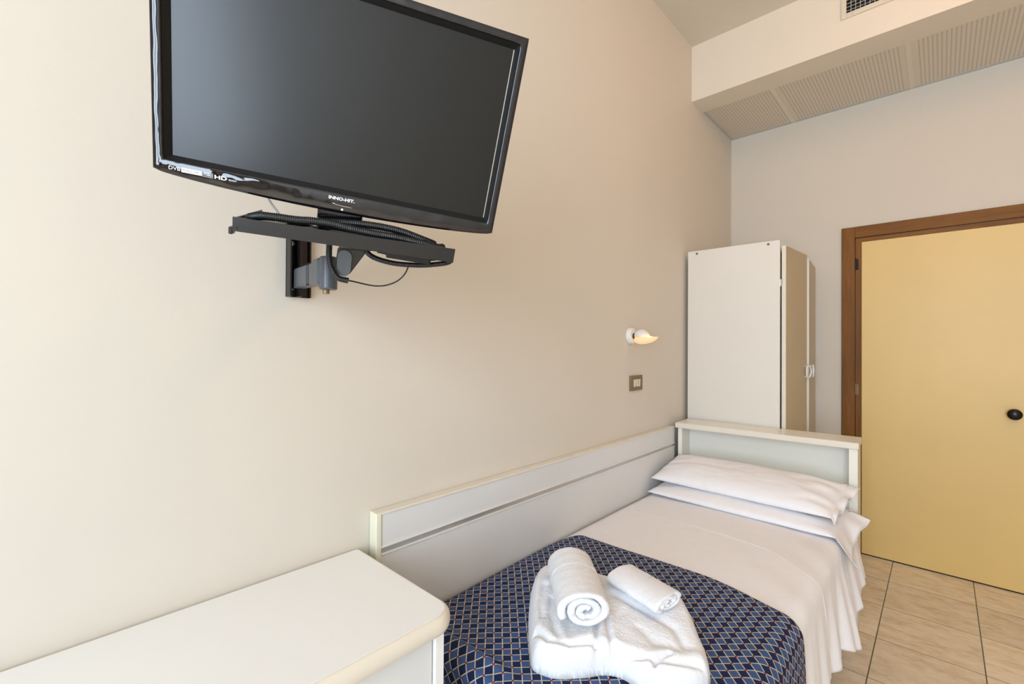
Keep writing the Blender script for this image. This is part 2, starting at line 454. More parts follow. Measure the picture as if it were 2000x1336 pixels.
# ------------------------------------------------------------------ door in the back wall
d = struct(thing('door_1', None, None, (0.726, YB, 0)))
cw = 0.0745
bm = bmesh.new(); add_box(bm, 0, cw, -0.016, 0.0, 0, 2.2067, 0.003)
link('door_casing', bm, MAT['wood'], d)
bm = bmesh.new(); add_box(bm, 0.949 + 0.002, 0.949 + cw, -0.016, 0.0, 0, 2.2067, 0.003)
link('door_casing', bm, MAT['wood'], d)
bm = bmesh.new(); add_box(bm, cw, 0.950, -0.016, 0.0, 2.132, 2.2067, 0.003)
link('door_casing', bm, MAT['wood_h'], d)
bm = bmesh.new()
add_box(bm, 0.0775, 0.109, -0.004, 0.06, 0, 2.102)
link('door_jamb', bm, MAT['wood'], d)
bm = bmesh.new()
add_box(bm, 0.0775, 0.949, -0.004, 0.06, 2.102, 2.1285)
link('door_jamb', bm, MAT['wood_h'], d)
bm = bmesh.new(); add_box(bm, 0.915, 0.949, -0.004, 0.06, 0, 2.102)
link('door_jamb', bm, MAT['wood'], d)
leaf = box('door_leaf', 0.110, 0.914, -0.006, 0.034, 0.008, 2.10, MAT['door_yellow'], d, 0.0015)
box('threshold_shade_strip', 0.0775, 0.949, 0.000, 0.05, 0.0005, 0.007, MAT['void'], d)  # dark strip standing in for the shade under the leaf
def hinge(z, mat):
    bm = bmesh.new()
    add_cyl(bm, (0.0795, -0.013, z - 0.035), (0.0795, -0.013, z + 0.035), 0.0055, n=14)
    add_cyl(bm, (0.0795, -0.013, z + 0.036), (0.0795, -0.013, z + 0.043), 0.0062, 0.003, n=14)
    add_box(bm, 0.0795, 0.094, -0.0065, -0.0045, z - 0.035, z + 0.035)
    return link('hinge', bm, mat, d)
box('jamb_joint', 0.0735, 0.079, -0.0030, 0.0, 0, 2.132, MAT['bronze'], d)
box('jamb_joint', 0.0735, 0.952, -0.0030, 0.0, 2.127, 2.134, MAT['bronze'], d)
hinge(1.950, MAT['bronze']); hinge(1.105, MAT['brass']); hinge(0.28, MAT['brass'])
kx = 1.529 - 0.726
kb = cyl('door_knob', (kx, -0.012, 1.016), (kx, -0.006, 1.016), 0.026, MAT['bronze'], d, n=28, bevel=0.002)
bm = bmesh.new()
bmesh.ops.create_uvsphere(bm, u_segments=28, v_segments=16, radius=1.0)
bmesh.ops.transform(bm, matrix=Matrix.Translation((kx, -0.055, 1.016)) @ Matrix.Diagonal((0.031, 0.017, 0.031, 1)), verts=bm.verts)
add_cyl(bm, (kx, -0.05, 1.016), (kx, -0.012, 1.016), 0.012, 0.014, 20)
link('knob_handle', bm, MAT['bronze'], kb, True)

# ------------------------------------------------------------------ wardrobe
w = thing('wardrobe', 'tall white wardrobe in the corner behind the headboard, doors ajar', 'wardrobe', (0.0255, 2.95, 0))
WW, WD, WH = 0.5295, 0.86, 2.003
box('side_panel', 0, WW, 0, 0.02, 0.0, WH, MAT['wardrobe'], w, 0.0012)
box('side_panel', 0, WW, WD - 0.02, WD, 0.0, WH, MAT['wardrobe'], w, 0.0012)
box('back_panel', 0, 0.012, 0.02, WD - 0.02, 0.05, WH - 0.02, MAT['wardrobe'], w)
box('top_panel', 0.012, WW - 0.01, 0.02, WD - 0.02, WH - 0.055, WH - 0.035, MAT['wardrobe'], w)
box('plinth', 0.012, WW - 0.03, 0.02, WD - 0.02, 0.0, 0.08, MAT['wardrobe'], w)
box('shelf', 0.012, WW - 0.03, 0.02, WD - 0.02, 1.60, 1.62, MAT['wardrobe'], w)
for cx in (0.058, 0.470):
    cyl('screw_cap', (cx, -0.0015, 1.985), (cx, 0.001, 1.985), 0.007, MAT['brass'], w, n=18)
def ward_door(hy, ang, width, sign, z1):
    # leaf from the hinge along +y (sign 1) or -y
    e = box('door', 0.0, 0.020, 0 if sign > 0 else -width, width if sign > 0 else 0, 0.085, z1, MAT['wardrobe_shaded'], w, 0.001)
    e.location = (WW + 0.008, hy, 0); e.rotation_euler = (0, 0, ang)
    y0, y1 = (0.0, 0.004) if sign > 0 else (-width - 0.0005, -width + 0.004)
    box('edging', -0.0005, 0.0205, y0 - (0.001 if sign > 0 else 0), y1, 0.085, z1 + 0.0005, MAT['edge'], e)
    hyy = width - 0.026 if sign > 0 else -width + 0.026
    bm = bmesh.new(); pts = []
    s = -1 if sign > 0 else 1
    for (a, b) in ((0.030, 0.020), (0.022, 0.034), (0.002, 0.040), (-0.018, 0.014), (-0.018, -0.014), (0.002, -0.040), (0.022, -0.034), (0.030, -0.020), (0.030, 0.020)):
        pts.append((0.040 - 0.2 * a, hyy + s * a, 1.237 + b * 0.9))
    add_tube(bm, pts, 0.0055, n=10, step=0.003)
    for b in (0.036, -0.036): add_cyl(bm, (0.019, hyy + s * 0.016, 1.237 + b * 0.9), (0.038, hyy + s * 0.016, 1.237 + b * 0.9), 0.005, n=12)
    link('handle', bm, MAT['white_plastic'], e, True)
    for hz in (0.35, 1.757):
        box('hinge', -0.010, 0.004, -0.004, 0.003, hz - 0.02, hz + 0.02, MAT['chrome'], e)
    return e
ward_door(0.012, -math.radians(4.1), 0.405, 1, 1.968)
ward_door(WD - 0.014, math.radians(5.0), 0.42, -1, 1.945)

# ------------------------------------------------------------------ headboard shelf unit behind the pillows
hb = thing('headboard_unit', 'cream headboard unit with open niche and flat shelf top behind the pillows', 'headboard', (0.045, 2.735, 0), math.radians(2.6))
box('shelf_top', 0, 0.893, -0.022, 0.185, 0.895, 0.925, MAT['edge'], hb, 0.004, 3)
box('shelf_surface', 0.003, 0.890, -0.018, 0.182, 0.9245, 0.9260, MAT['laminate'], hb)
box('side_panel', 0.010, 0.034, 0.0, 0.18, 0.0, 0.895, MAT['laminate'], hb, 0.001)
box('side_panel', 0.852, 0.886, 0.0, 0.18, 0.0, 0.895, MAT['laminate'], hb, 0.001)
box('edging', 0.8855, 0.888, -0.001, 0.18, 0.002, 0.895, MAT['edge'], hb)
box('back_panel', 0.034, 0.852, 0.135, 0.15, 0.68, 0.895, MAT['laminate'], hb)
box('niche_floor', 0.034, 0.852, 0.005, 0.135, 0.665, 0.685, MAT['laminate'], hb)
box('front_panel', 0.034, 0.852, 0.004, 0.020, 0.0, 0.665, MAT['laminate_grey'], hb)
for hz in (0.395, 0.355):
    bm = bmesh.new()
    add_box(bm, 0.869, 0.883, -0.004, 0.001, hz - 0.012, hz + 0.012, 0.001)
    add_tube(bm, [(0.870, -0.006, hz - 0.008), (0.868, -0.014, hz - 0.012), (0.874, -0.018, hz - 0.018), (0.881, -0.012, hz - 0.014), (0.880, -0.005, hz - 0.008)], 0.0016, n=8)
    link('fixing_bracket', bm, MAT['alu'], hb)

# ------------------------------------------------------------------ long wall-side bed panel
sp = thing('bed_side_panel', 'long low white panel with aluminium strip fixed along the wall beside the bed', 'bed panel', (0.001, 0.70, 0))
LP = 2.03
box('lower_board', 0, 0.034, 0.016, LP, 0.12, 0.778, MAT['laminate_grey'], sp)
box('upper_board', 0, 0.034, 0.016, LP, 0.802, 0.893, MAT['laminate_grey'], sp)
st = box('metal_strip', 0, 0.0345, 0.016, LP, 0.778, 0.802, MAT['alu'], sp)
bm = bmesh.new(); add_box(bm, 0.0335, 0.0385, 0.016, LP, 0.797, 0.802, 0.001); add_box(bm, 0.0335, 0.0385, 0.016, LP, 0.776, 0.781, 0.001)
link('strip_lip', bm, MAT['white_plastic'], st)
box('top_edging', 0, 0.0375, 0.010, LP, 0.893, 0.901, MAT['edge'], sp, 0.002)
box('end_cap', 0, 0.0385, -0.002, 0.016, 0.12, 0.9015, MAT['cap'], sp, 0.003)

# ------------------------------------------------------------------ desk in the left foreground
dk = thing('desk', 'long white desk with rounded cream edge in the left foreground', 'desk', (0.0, 0.0, 0))
Y0, Y1, XD, ZD = -0.62, 0.666, 0.450, 0.807
def rounded_top(x0, x1, y0, y1, z0, z1, r_corner, r_small, nose, inset=0.0):
    outline = []
    def arc(cx, cy, r, a0, a1, n=12):
        for i in range(n + 1):
            a = a0 + (a1 - a0) * i / n; outline.append((cx + r * math.cos(a), cy + r * math.sin(a)))
    arc(x1 - r_corner, y0 + r_corner, r_corner, -PI / 2, 0); arc(x1 - r_corner, y1 - r_corner, r_corner, 0, PI / 2)
    arc(x0 + r_small, y1 - r_small, r_small, PI / 2, PI, 5); arc(x0 + r_small, y0 + r_small, r_small, PI, 1.5 * PI, 5)
    return outline
def offset_poly(P, d):
    n = len(P); out = []
    for i in range(n):
        a, b, c = Vector(P[i - 1]), Vector(P[i]), Vector(P[(i + 1) % n])
        t = (c - a); t = t.normalized() if t.length > 1e-9 else Vector((1, 0))
        out.append((b.x - t.y * d, b.y + t.x * d))
    return out
base = rounded_top(0.001, XD, Y0, Y1, 0, 0, 0.055, 0.018, 0)
bm = bmesh.new(); rings = []
th = 0.042
for k in range(13):
    a = -PI / 2 + PI * k / 12
    ins = 0.012 * (1 - math.cos(a)); zz = ZD - th / 2 + (th / 2) * math.sin(a)
    rings.append([bm.verts.new((x, y, zz)) for x, y in offset_poly(base, ins)])
for A, B in zip(rings, rings[1:]):
    for i in range(len(A)):
        f = bm.faces.new((A[i], A[(i + 1) % len(A)], B[(i + 1) % len(A)], B[i])); f.smooth = True
bm.faces.new(rings[0]); bm.faces.new(rings[-1])
tp = link('desktop', bm, MAT['edge'], dk)
bm = bmesh.new(); P = offset_poly(base, 0.0125)
lo = [bm.verts.new((x, y, ZD - 0.001)) for x, y in P]; hi = [bm.verts.new((x, y, ZD + 0.0008)) for x, y in P]
bm.faces.new(hi); bm.faces.new(lo[::-1])
for i in range(len(P)): bm.faces.new((lo[i], lo[(i + 1) % len(P)], hi[(i + 1) % len(P)], hi[i]))
link('laminate_surface', bm, MAT['laminate_desk'], tp)
box('side_panel', 0.01, 0.424, 0.618, 0.641, 0.0, ZD - th, MAT['laminate_desk'], dk, 0.001)
box('side_panel', 0.01, 0.424, Y0 + 0.02, Y0 + 0.043, 0.0, ZD - th, MAT['laminate_desk'], dk, 0.001)
box('back_panel', 0.01, 0.026, Y0 + 0.043, 0.618, 0.1, ZD - th, MAT['laminate_desk'], dk)
for k in range(3):
    z1 = ZD - th - 0.006 - k * 0.236
    dr = box('drawer', 0.395, 0.417, 0.205, 0.614, z1 - 0.230, z1, MAT['laminate_grey'], dk, 0.0015)
    cyl('knob', (0.416, 0.41, z1 - 0.115), (0.434, 0.41, z1 - 0.115), 0.012, MAT['white_plastic'], dr, n=20, bevel=0.003)
box('divider_panel', 0.026, 0.412, 0.180, 0.200, 0.0, ZD - th, MAT['laminate_desk'], dk)
box('apron', 0.39, 0.41, Y0 + 0.043, 0.180, ZD - th - 0.09, ZD - th, MAT['laminate_grey'], dk)

# ------------------------------------------------------------------ fill lamp added out of view to warm the far end of the room
cl = thing('added_fill_lamp', 'added round fill lamp on the ceiling out of view, warming the far end of the room', 'added fill lamp', (1.85, 1.90, ZC))
cyl('fill_lamp_plate', (0, 0, -0.03), (0, 0, 0), 0.09, MAT['white_plastic'], cl, n=32, bevel=0.005)
bm = bmesh.new(); bmesh.ops.create_uvsphere(bm, u_segments=32, v_segments=20, radius=0.15, matrix=Matrix.Translation((0, 0, -0.165)))
link('fill_lamp_globe', bm, MAT['globe'], cl, True)

# ------------------------------------------------------------------ wall lamp and switch
wl = thing('wall_lamp', 'small round white spotlight lamp glowing orange on the wall above the switch', 'wall lamp', (0.0, 2.235, 1.445))
bm = bmesh.new(); add_cyl(bm, (0, 0, 0), (0.026, 0, 0), 0.047, 0.040, 36, 0.006)
link('wall_base', bm, MAT['white_plastic'], wl, True)
bm = bmesh.new(); add_cyl(bm, (0.024, 0, -0.002), (0.046, 0, -0.002), 0.016, n=20)
link('swivel_joint', bm, MAT['steel_black'], wl, True)
def dome(upper):
    # hood: upper half ball; bowl: lower tapered half, longer outwards
    def fn(a, b):
        th_ = 2 * PI * a; ph = (PI / 2) * b
        c, s = math.cos(th_) * math.cos(ph), math.sin(th_) * math.cos(ph)
        if upper: return Vector((0.072 + 0.040 * c, 0.038 * s, -0.006 + 0.040 * math.sin(ph)))
        sh = 0.012 * math.sin(ph)
        return Vector((0.096 + (0.064 if c > 0 else 0.060) * c - sh * 2, 0.041 * s, -0.0065 - 0.037 * math.sin(ph) ** 0.8))
    return fn
o = grid_mesh('hood', 32, 12, dome(True), MAT['white_plastic'], wl, thickness=0.002)
o = grid_mesh('glass_bowl', 32, 12, dome(False), MAT['lamp_glass'], wl, thickness=0.002)
bm = bmesh.new(); bmesh.ops.create_uvsphere(bm, u_segments=20, v_segments=12, radius=1.0)
bmesh.ops.transform(bm, matrix=Matrix.Translation((0.112, 0, -0.014)) @ Matrix.Diagonal((0.022, 0.020, 0.012, 1)), verts=bm.verts)
link('bulb', bm, MAT['bulb'], wl, True)

sw = thing('light_switch', 'dark gold light switch plate with three ivory rockers on the wall', 'light switch', (0.0, 2.300, 1.188))
box('cover_plate', 0, 0.010, -0.066, 0.066, -0.041, 0.041, MAT['brass'], sw, 0.002)
for k in (-1, 0, 1):
    bm = bmesh.new(); add_box(bm, 0.006, 0.013, k * 0.026 - 0.0095, k * 0.026 + 0.0095, -0.020, 0.020, 0.0015)
    o = link('rocker', bm, MAT['ivory'], sw); o.rotation_euler = (0, math.radians(3 * (1 if k else -1)), 0)

# ------------------------------------------------------------------ television (own frame: x along the screen, z up the screen, -y out of it)
P0 = Vector((0.299, 0.165, 1.704))
ca, sa = math.cos(1.01), math.sin(1.01)
X = Vector((ca, sa, 0)); N = Vector((sa, -ca, 0)); Z2 = Vector((0, 0, 1)) * math.cos(0.35) + N * math.sin(0.35)
N2 = X.cross(Z2)
X3 = X * math.cos(-0.118) + Z2 * math.sin(-0.118); Z3 = -X * math.sin(-0.118) + Z2 * math.cos(-0.118)
TM = Matrix.Identity(4)
for i in range(3): TM[i][0], TM[i][1], TM[i][2] = X3[i], -N2[i], Z3[i]
TM.translation = P0
def T(x, n, z): return TM @ Vector((x, -n, z))          # local (along, out, up) to world
tv = thing('television', 'black flat screen television tilted on a wall bracket, switched off', 'television')
tv.matrix_world = TM
SW, SH = 0.531, 0.299
def bz(x):   # lower edge of the housing, bulging at the middle
    t = max(0, min(1, (x + 0.024) / 0.577)); return -0.026 - 0.0165 * min(1.0, (math.sin(PI * t)) ** 0.55)
out, inn = [], []
nb = 60
for i in range(nb + 1):
    x = -0.024 + 0.577 * i / nb; out.append((x, bz(x))); inn.append((-0.008 + (SW + 0.015) * i / nb, -0.008))
for i in range(1, 31):
    t = i / 30; out.append((0.553, -0.026 + 0.346 * t)); inn.append((SW + 0.007, -0.008 + (SH + 0.015) * t))
for i in range(1, nb + 1):
    x = 0.553 - 0.577 * i / nb; out.append((x, 0.320)); inn.append((SW + 0.007 - (SW + 0.015) * i / nb, SH + 0.007))
for i in range(1, 30):
    t = 1 - i / 30; out.append((-0.024, -0.026 + 0.346 * t)); inn.append((-0.008, -0.008 + (SH + 0.015) * t))
prof = [(0.0, -0.022), (0.0, -0.010), (0.0, 0.0), (0.01, 0.006), (0.03, 0.0100), (0.06, 0.0128), (0.11, 0.0146), (0.18, 0.0154), (0.5, 0.0158), (0.85, 0.0158), (0.96, 0.0152), (1.0, 0.0135)]
bm = bmesh.new(); rings = []
for s, n_ in prof:
    rings.append([bm.verts.new((o_[0] + (i_[0] - o_[0]) * s, -n_, o_[1] + (i_[1] - o_[1]) * s)) for o_, i_ in zip(out, inn)])
for A, B in zip(rings, rings[1:]):
    for i in range(len(A)):
        f = bm.faces.new((A[i], A[(i + 1) % len(A)], B[(i + 1) % len(A)], B[i])); f.smooth = True
bez = link('bezel', bm, MAT['bezel'], tv)
bez.data.polygons.foreach_set('use_smooth', [True] * len(bez.data.polygons))
def frame_ring(name, r0, r1, n0, n1, mat, parent):
    bm = bmesh.new()
    A = [bm.verts.new((x, -n0, z)) for x, z in ((r0[0], r0[2]), (r0[1], r0[2]), (r0[1], r0[3]), (r0[0], r0[3]))]
    B = [bm.verts.new((x, -n1, z)) for x, z in ((r1[0], r1[2]), (r1[1], r1[2]), (r1[1], r1[3]), (r1[0], r1[3]))]
    C_ = [bm.verts.new((x, -n1 + 0.004, z)) for x, z in ((r1[0], r1[2]), (r1[1], r1[2]), (r1[1], r1[3]), (r1[0], r1[3]))]
    for i in range(4):
        bm.faces.new((A[i], A[(i + 1) % 4], B[(i + 1) % 4], B[i])); bm.faces.new((B[i], B[(i + 1) % 4], C_[(i + 1) % 4], C_[i]))
    return link(name, bm, mat, parent)
frame_ring('inner_bezel', (-0.008, SW + 0.007, -0.008, SH + 0.007), (0.0, SW, 0.0, SH), 0.0126, 0.002, MAT['matte_black'], tv)
box('screen', -0.001, SW + 0.001, -0.001, 0.004, -0.001, SH + 0.001, MAT['screen'], tv)
box('screen_edge_line', SW - 0.0008, SW + 0.0006, -0.0030, -0.0005, 0.001, SH - 0.001, MAT['chrome'], tv)
# rear shell
bm = bmesh.new(); rings = []
for s, n_ in ((0.0, -0.0215), (0.02, -0.032), (0.18, -0.044), (0.30, -0.058), (0.5, -0.062)):
    cxx, czz = SW / 2, SH / 2
    rings.append([bm.verts.new((o_[0] + (cxx - o_[0]) * s, -n_, o_[1] + (czz - o_[1]) * s)) for o_ in out])
for A, B in zip(rings, rings[1:]):
    for i in range(len(A)):
        f = bm.faces.new((A[i], A[(i + 1) % len(A)], B[(i + 1) % len(A)], B[i])); f.smooth = True
bm.faces.new(rings[-1])
link('rear_shell', bm, MAT['matte_black'], tv)
def text(name, body, xc, zc, h, width, mat, parent, n_=0.0160, bold=0.0, shear=0.0):
    cu = bpy.data.curves.new(name, 'FONT'); cu.body = body; cu.size = 1.0; cu.align_x = 'CENTER'; cu.align_y = 'CENTER'
    cu.extrude = 0.02; cu.offset = bold; cu.shear = shear; cu.resolution_u = 3
    o = bpy.data.objects.new(name, cu); COL.objects.link(o)
    dg = bpy.context.evaluated_depsgraph_get(); me = bpy.data.meshes.new_from_object(o.evaluated_get(dg))
    bpy.data.objects.remove(o)
    xs_ = [v_.co.x for v_ in me.vertices]; ys_ = [v_.co.y for v_ in me.vertices]
    sx = width / (max(xs_) - min(xs_)); sy = h / (max(ys_) - min(ys_))
    mx, my = (max(xs_) + min(xs_)) / 2, (max(ys_) + min(ys_)) / 2
    for v_ in me.vertices: v_.co = Vector(((v_.co.x - mx) * sx + xc, -n_ - v_.co.z * 0.01, (v_.co.y - my) * sy + zc))
    me.materials.clear(); me.materials.append(mat)
    q = bpy.data.objects.new(name, me); COL.objects.link(q); q.parent = parent
    return q
text('brand_lettering', 'INNO-HIT.', 0.268, -0.0165, 0.0056, 0.044, MAT['white_print'], bez, 0.0162, 0.03)
text('dvb_lettering', 'DVB', 0.0085, -0.0195, 0.0055, 0.0165, MAT['white_print'], bez, 0.0162)
box('full_hd_sticker', 0.0185, 0.0480, -0.0174, -0.0164, -0.0232, -0.0160, MAT['white_print'], bez)
text('full_hd_lettering', 'FULL HD', 0.0333, -0.0196, 0.0040, 0.0265, MAT['black_print'], bez, 0.0172, 0.01, 0.2)
bm = bmesh.new()
for a, b, c_, d_ in ((0.0490, 0.0640, -0.0168, -0.0164), (0.0490, 0.0640, -0.0236, -0.0232), (0.0490, 0.0494, -0.0236, -0.0164), (0.0636, 0.0640, -0.0236, -0.0164)):
    add_box(bm, a, b, -0.0174, -0.0166, c_, d_)
link('resolution_box', bm, MAT['white_print'], bez)
text('resolution_lettering', '1080', 0.0565, -0.0200, 0.0042, 0.0115, MAT['white_print'], bez, 0.0162)
text('hd_lettering', 'HD', 0.0755, -0.0205, 0.0062, 0.0185, MAT['white_print'], bez, 0.0162, 0.03)
text('hd_caption', 'READY', 0.0935, -0.0215, 0.0026, 0.012, MAT['white_print'], bez, 0.0162)
tube('indicator_bar', [(0.252, -0.0168, -0.0255), (0.262, -0.0170, -0.0275), (0.275, -0.0168, -0.0282), (0.287, -0.0165, -0.0285)], 0.0006, MAT['chrome'], bez, n=6)
cyl('power_led', (0.2700, -0.0128, -0.0345), (0.2700, -0.0165, -0.0345), 0.0020, MAT['white_print'], bez, n=16)
# pedestal
bm = bmesh.new()
add_box(bm, 0.225, 0.305, 0.010, 0.045, -0.070, -0.030, 0.004)
st_ = link('stand_neck', bm, MAT['gloss_black'], tv)
bm = bmesh.new()
b2 = bmesh.new(); bmesh.ops.create_cone(b2, cap_ends=True, segments=48, radius1=1, radius2=0.86, depth=0.010)
merge(bm, b2, Matrix.Translation((0.285, 0.035, -0.0765)) @ Matrix.Diagonal((0.135, 0.075, 1, 1)))
link('stand_base', bm, MAT['gloss_black'], tv)
box('stand_sticker', 0.222, 0.232, -0.020, -0.017, -0.0600, -0.0560, MAT['white_print'], tv)

# ------------------------------------------------------------------ wall bracket with tray
br = thing('tv_wall_bracket', 'black steel wall bracket with grey arm and tray carrying the television', 'tv bracket', (0.0, 0.487, 1.52))
def rel(p): return Vector(p) - Vector((0.0, 0.487, 1.52))
bm = bmesh.new()
add_box(bm, 0, 0.004, -0.030, 0.030, -0.007, 0.190)
add_box(bm, 0.0, 0.030, -0.030, -0.026, -0.007, 0.190)
add_box(bm, 0.0, 0.034, -0.008, -0.002, -0.007, 0.190)
add_box(bm, 0.0, 0.012, 0.026, 0.030, -0.007, 0.190)
pl = link('wall_plate', bm, MAT['steel_black'], br)
for zz in (0.13, 0.015): cyl('bolt', (0.004, -0.017, zz), (0.010, -0.017, zz), 0.006, MAT['chrome'], pl, n=6)
def oriented(p0, p1, w, h, bevel, name, mat, parent, taper=1.0):
    p0, p1 = Vector(p0), Vector(p1); dx = (p1 - p0).normalized(); up_ = Vector((0, 0, 1)); sy_ = up_.cross(dx).normalized(); uz = dx.cross(sy_)
    bm = bmesh.new(); add_box(bm, 0, (p1 - p0).length, -w / 2, w / 2, -h / 2, h / 2, bevel, 3)
    m4 = Matrix.Identity(4)
    for i in range(3): m4[i][0], m4[i][1], m4[i][2] = dx[i], sy_[i], uz[i]
    m4.translation = p0
    bmesh.ops.transform(bm, matrix=m4, verts=bm.verts)
    return link(name, bm, mat, parent)
A0, A1 = (0.022, -0.004, 0.039), (0.245, -0.040, 0.029)
oriented(A0, A1, 0.030, 0.050, 0.005, 'arm', MAT['arm_grey'], br)
oriented((0.215, -0.0355, 0.030), (0.262, -0.043, 0.028), 0.038, 0.058, 0.006, 'arm_end', MAT['arm_grey'], br)
for q in (0.150, 0.160, 0.170):
    oriented((q, -0.0248 - (q - 0.15) * 0.16, 0.0333), (q + 0.002, -0.0251 - (q - 0.15) * 0.16, 0.0333), 0.0310, 0.0505, 0.0005, 'groove', MAT['matte_black'], br)
cyl('pivot', (0.272, -0.044, -0.012), (0.272, -0.044, 0.058), 0.018, MAT['arm_grey'], br, n=28, bevel=0.003, smooth=False)
cyl('pivot_screw', (0.262, -0.044, -0.020), (0.262, -0.044, -0.010), 0.007, MAT['brass'], br, n=12)
# tilting head: flattened capsule below the tray
bm = bmesh.new()
Rl = Matrix.Translation(-Vector((0.0, 0.487, 1.52)))
b2 = bmesh.new()
pr_ = [(0.264, -0.112), (0.262, -0.150), (0.268, -0.163), (0.279, -0.170), (0.290, -0.164), (0.300, -0.146), (0.322, -0.106)]
fr = [b2.verts.new((x, 0.035, z)) for x, z in pr_]; bk = [b2.verts.new((x, 0.085, z)) for x, z in pr_]
b2.faces.new(fr); b2.faces.new(bk[::-1])
for i in range(len(pr_)): b2.faces.new((fr[i], fr[(i + 1) % len(pr_)], bk[(i + 1) % len(pr_)], bk[i]))
bmesh.ops.recalc_face_normals(b2, faces=b2.faces)
bmesh.ops.bevel(b2, geom=b2.edges[:], offset=0.003, segments=2, affect='EDGES')
merge(bm, b2, Rl @ TM)
hd = link('tilt_head', bm, MAT['steel_black'], br)
bm = bmesh.new(); b2 = bmesh.new()
capsule = [(0.279 + 0.0135 * math.cos(a), (-0.128 if math.sin(a) > 0 else -0.153) + 0.0135 * math.sin(a)) for a in [2 * PI * k / 28 for k in range(28)]]
fr = [b2.verts.new((x, 0.030, z)) for x, z in capsule]; bk = [b2.verts.new((x, 0.037, z)) for x, z in capsule]
b2.faces.new(fr); b2.faces.new(bk[::-1])
for i in range(28): b2.faces.new((fr[i], fr[(i + 1) % 28], bk[(i + 1) % 28], bk[i]))
merge(bm, b2, Rl @ TM)
link('side_cover', bm, MAT['arm_grey'], hd)
# tray: dished sheet with a deep front lip, built along the television's own slant
bm = bmesh.new(); b2 = bmesh.new()
def traybox(x0, x1, n0, n1, z0, z1): add_box(b2, x0, x1, -n1, -n0, z0, z1, 0.0008, 1)
def quadlip():
    a = [(0.104, 0.050, -0.0765), (0.480, 0.050, -0.0645), (0.480, 0.050, -0.0905), (0.104, 0.050, -0.1000)]
    b = [(x, n - 0.003, z) for x, n, z in a]
    va = [b2.verts.new((x, -n, z)) for x, n, z in a]; vb = [b2.verts.new((x, -n, z)) for x, n, z in b]
    b2.faces.new(va); b2.faces.new(vb[::-1])
    for i in range(4): b2.faces.new((va[i], va[(i + 1) % 4], vb[(i + 1) % 4], vb[i]))
quadlip()
def slab(x0, x1, n0, n1, zl, zr, t):
    q = [(x0, n0, zl), (x1, n0, zr), (x1, n1, zr), (x0, n1, zl)]
    a = [b2.verts.new((x, -n, z)) for x, n, z in q]; b = [b2.verts.new((x, -n, z - t)) for x, n, z in q]
    b2.faces.new(a); b2.faces.new(b[::-1])
    for i in range(4): b2.faces.new((a[i], a[(i + 1) % 4], b[(i + 1) % 4], b[i]))
slab(0.106, 0.479, -0.13, 0.0465, -0.0860, -0.0830, 0.003)
traybox(0.104, 0.107, -0.13, 0.049, -0.100, -0.078)
traybox(0.476, 0.479, -0.10, 0.049, -0.091, -0.083)
traybox(0.098, 0.104, 0.035, 0.050, -0.106, -0.094)
merge(bm, b2, Rl @ TM)
tr = link('tray', bm, MAT['steel_black'], br)
for q in ((0.109, -0.094), (0.412, -0.081)):
    bm = bmesh.new(); b2 = bmesh.new(); add_cyl(b2, (q[0], -0.0515, q[1]), (q[0], -0.0495, q[1]), 0.0024, n=12)
    merge(bm, b2, Rl @ TM); link('screw', bm, MAT['steel_black'], tr)

# ------------------------------------------------------------------ cables round the bracket
def tl(pts): return [T(x, n, z) for x, n, z in pts]
def cable(name, pts, r, mat, label, cat, **kw):
    bm = bmesh.new()
    for p_ in pts: add_tube(bm, p_, r, **kw)
    o = link(name, bm, mat, None, True); tag(o, label, cat); return o
cable('cable_conduit', [
    tl([(0.118, -0.02, -0.0800), (0.124, 0.020, -0.0760), (0.145, 0.036, -0.0685), (0.170, 0.039, -0.0660), (0.200, 0.040, -0.0645), (0.228, 0.040, -0.0610), (0.258, 0.040, -0.0600), (0.290, 0.040, -0.0625), (0.330, 0.039, -0.0640), (0.37, 0.037, -0.0640), (0.415, 0.033, -0.0670), (0.447, 0.022, -0.0710), (0.462, -0.01, -0.0730)]),
    tl([(0.232, 0.024, -0.063), (0.265, 0.022, -0.0580), (0.300, 0.020, -0.0540), (0.340, 0.020, -0.0520), (0.380, 0.020, -0.0540), (0.420, 0.016, -0.0620), (0.445, 0.0, -0.069)])],
    0.0068, MAT['conduit'], 'ribbed black cable conduit coiled on the bracket tray under the television', 'cable conduit', n=14, ridge=0.0007, pitch=0.0034)
cable('hanging_conduit', [
    tl([(0.352, -0.028, -0.0990), (0.330, -0.03, -0.1010), (0.319, -0.03, -0.1075), (0.326, -0.03, -0.1160), (0.345, -0.03, -0.1220), (0.378, -0.03, -0.1245), (0.424, -0.03, -0.1200), (0.455, -0.03, -0.1130), (0.480, -0.03, -0.1050), (0.486, -0.03, -0.0970), (0.470, -0.04, -0.0945)])],
    0.0052, MAT['conduit'], 'ribbed black cable conduit looping below the right end of the tray', 'cable conduit', n=12, ridge=0.0006, pitch=0.0032)
cable('arm_conduit', [
    tl([(0.247, -0.035, -0.0900), (0.249, -0.030, -0.1100), (0.251, -0.026, -0.1330), (0.258, -0.024, -0.1540), (0.271, -0.024, -0.1700), (0.290, -0.028, -0.1740)])],
    0.0058, MAT['conduit'], 'ribbed black cable conduit hanging down past the bracket arm joint', 'cable conduit', n=12, ridge=0.0006, pitch=0.0032)
cable('thin_cable', [tl([(0.286, -0.028, -0.1735), (0.300, -0.035, -0.1755), (0.325, -0.04, -0.1790), (0.345, -0.04, -0.1790), (0.365, -0.04, -0.1740), (0.385, -0.04, -0.1620), (0.398, -0.04, -0.1450), (0.404, -0.035, -0.1235)])],
      0.0015, MAT['matte_black'], 'thin black cable hanging in a loop below the tray', 'cable', n=8)
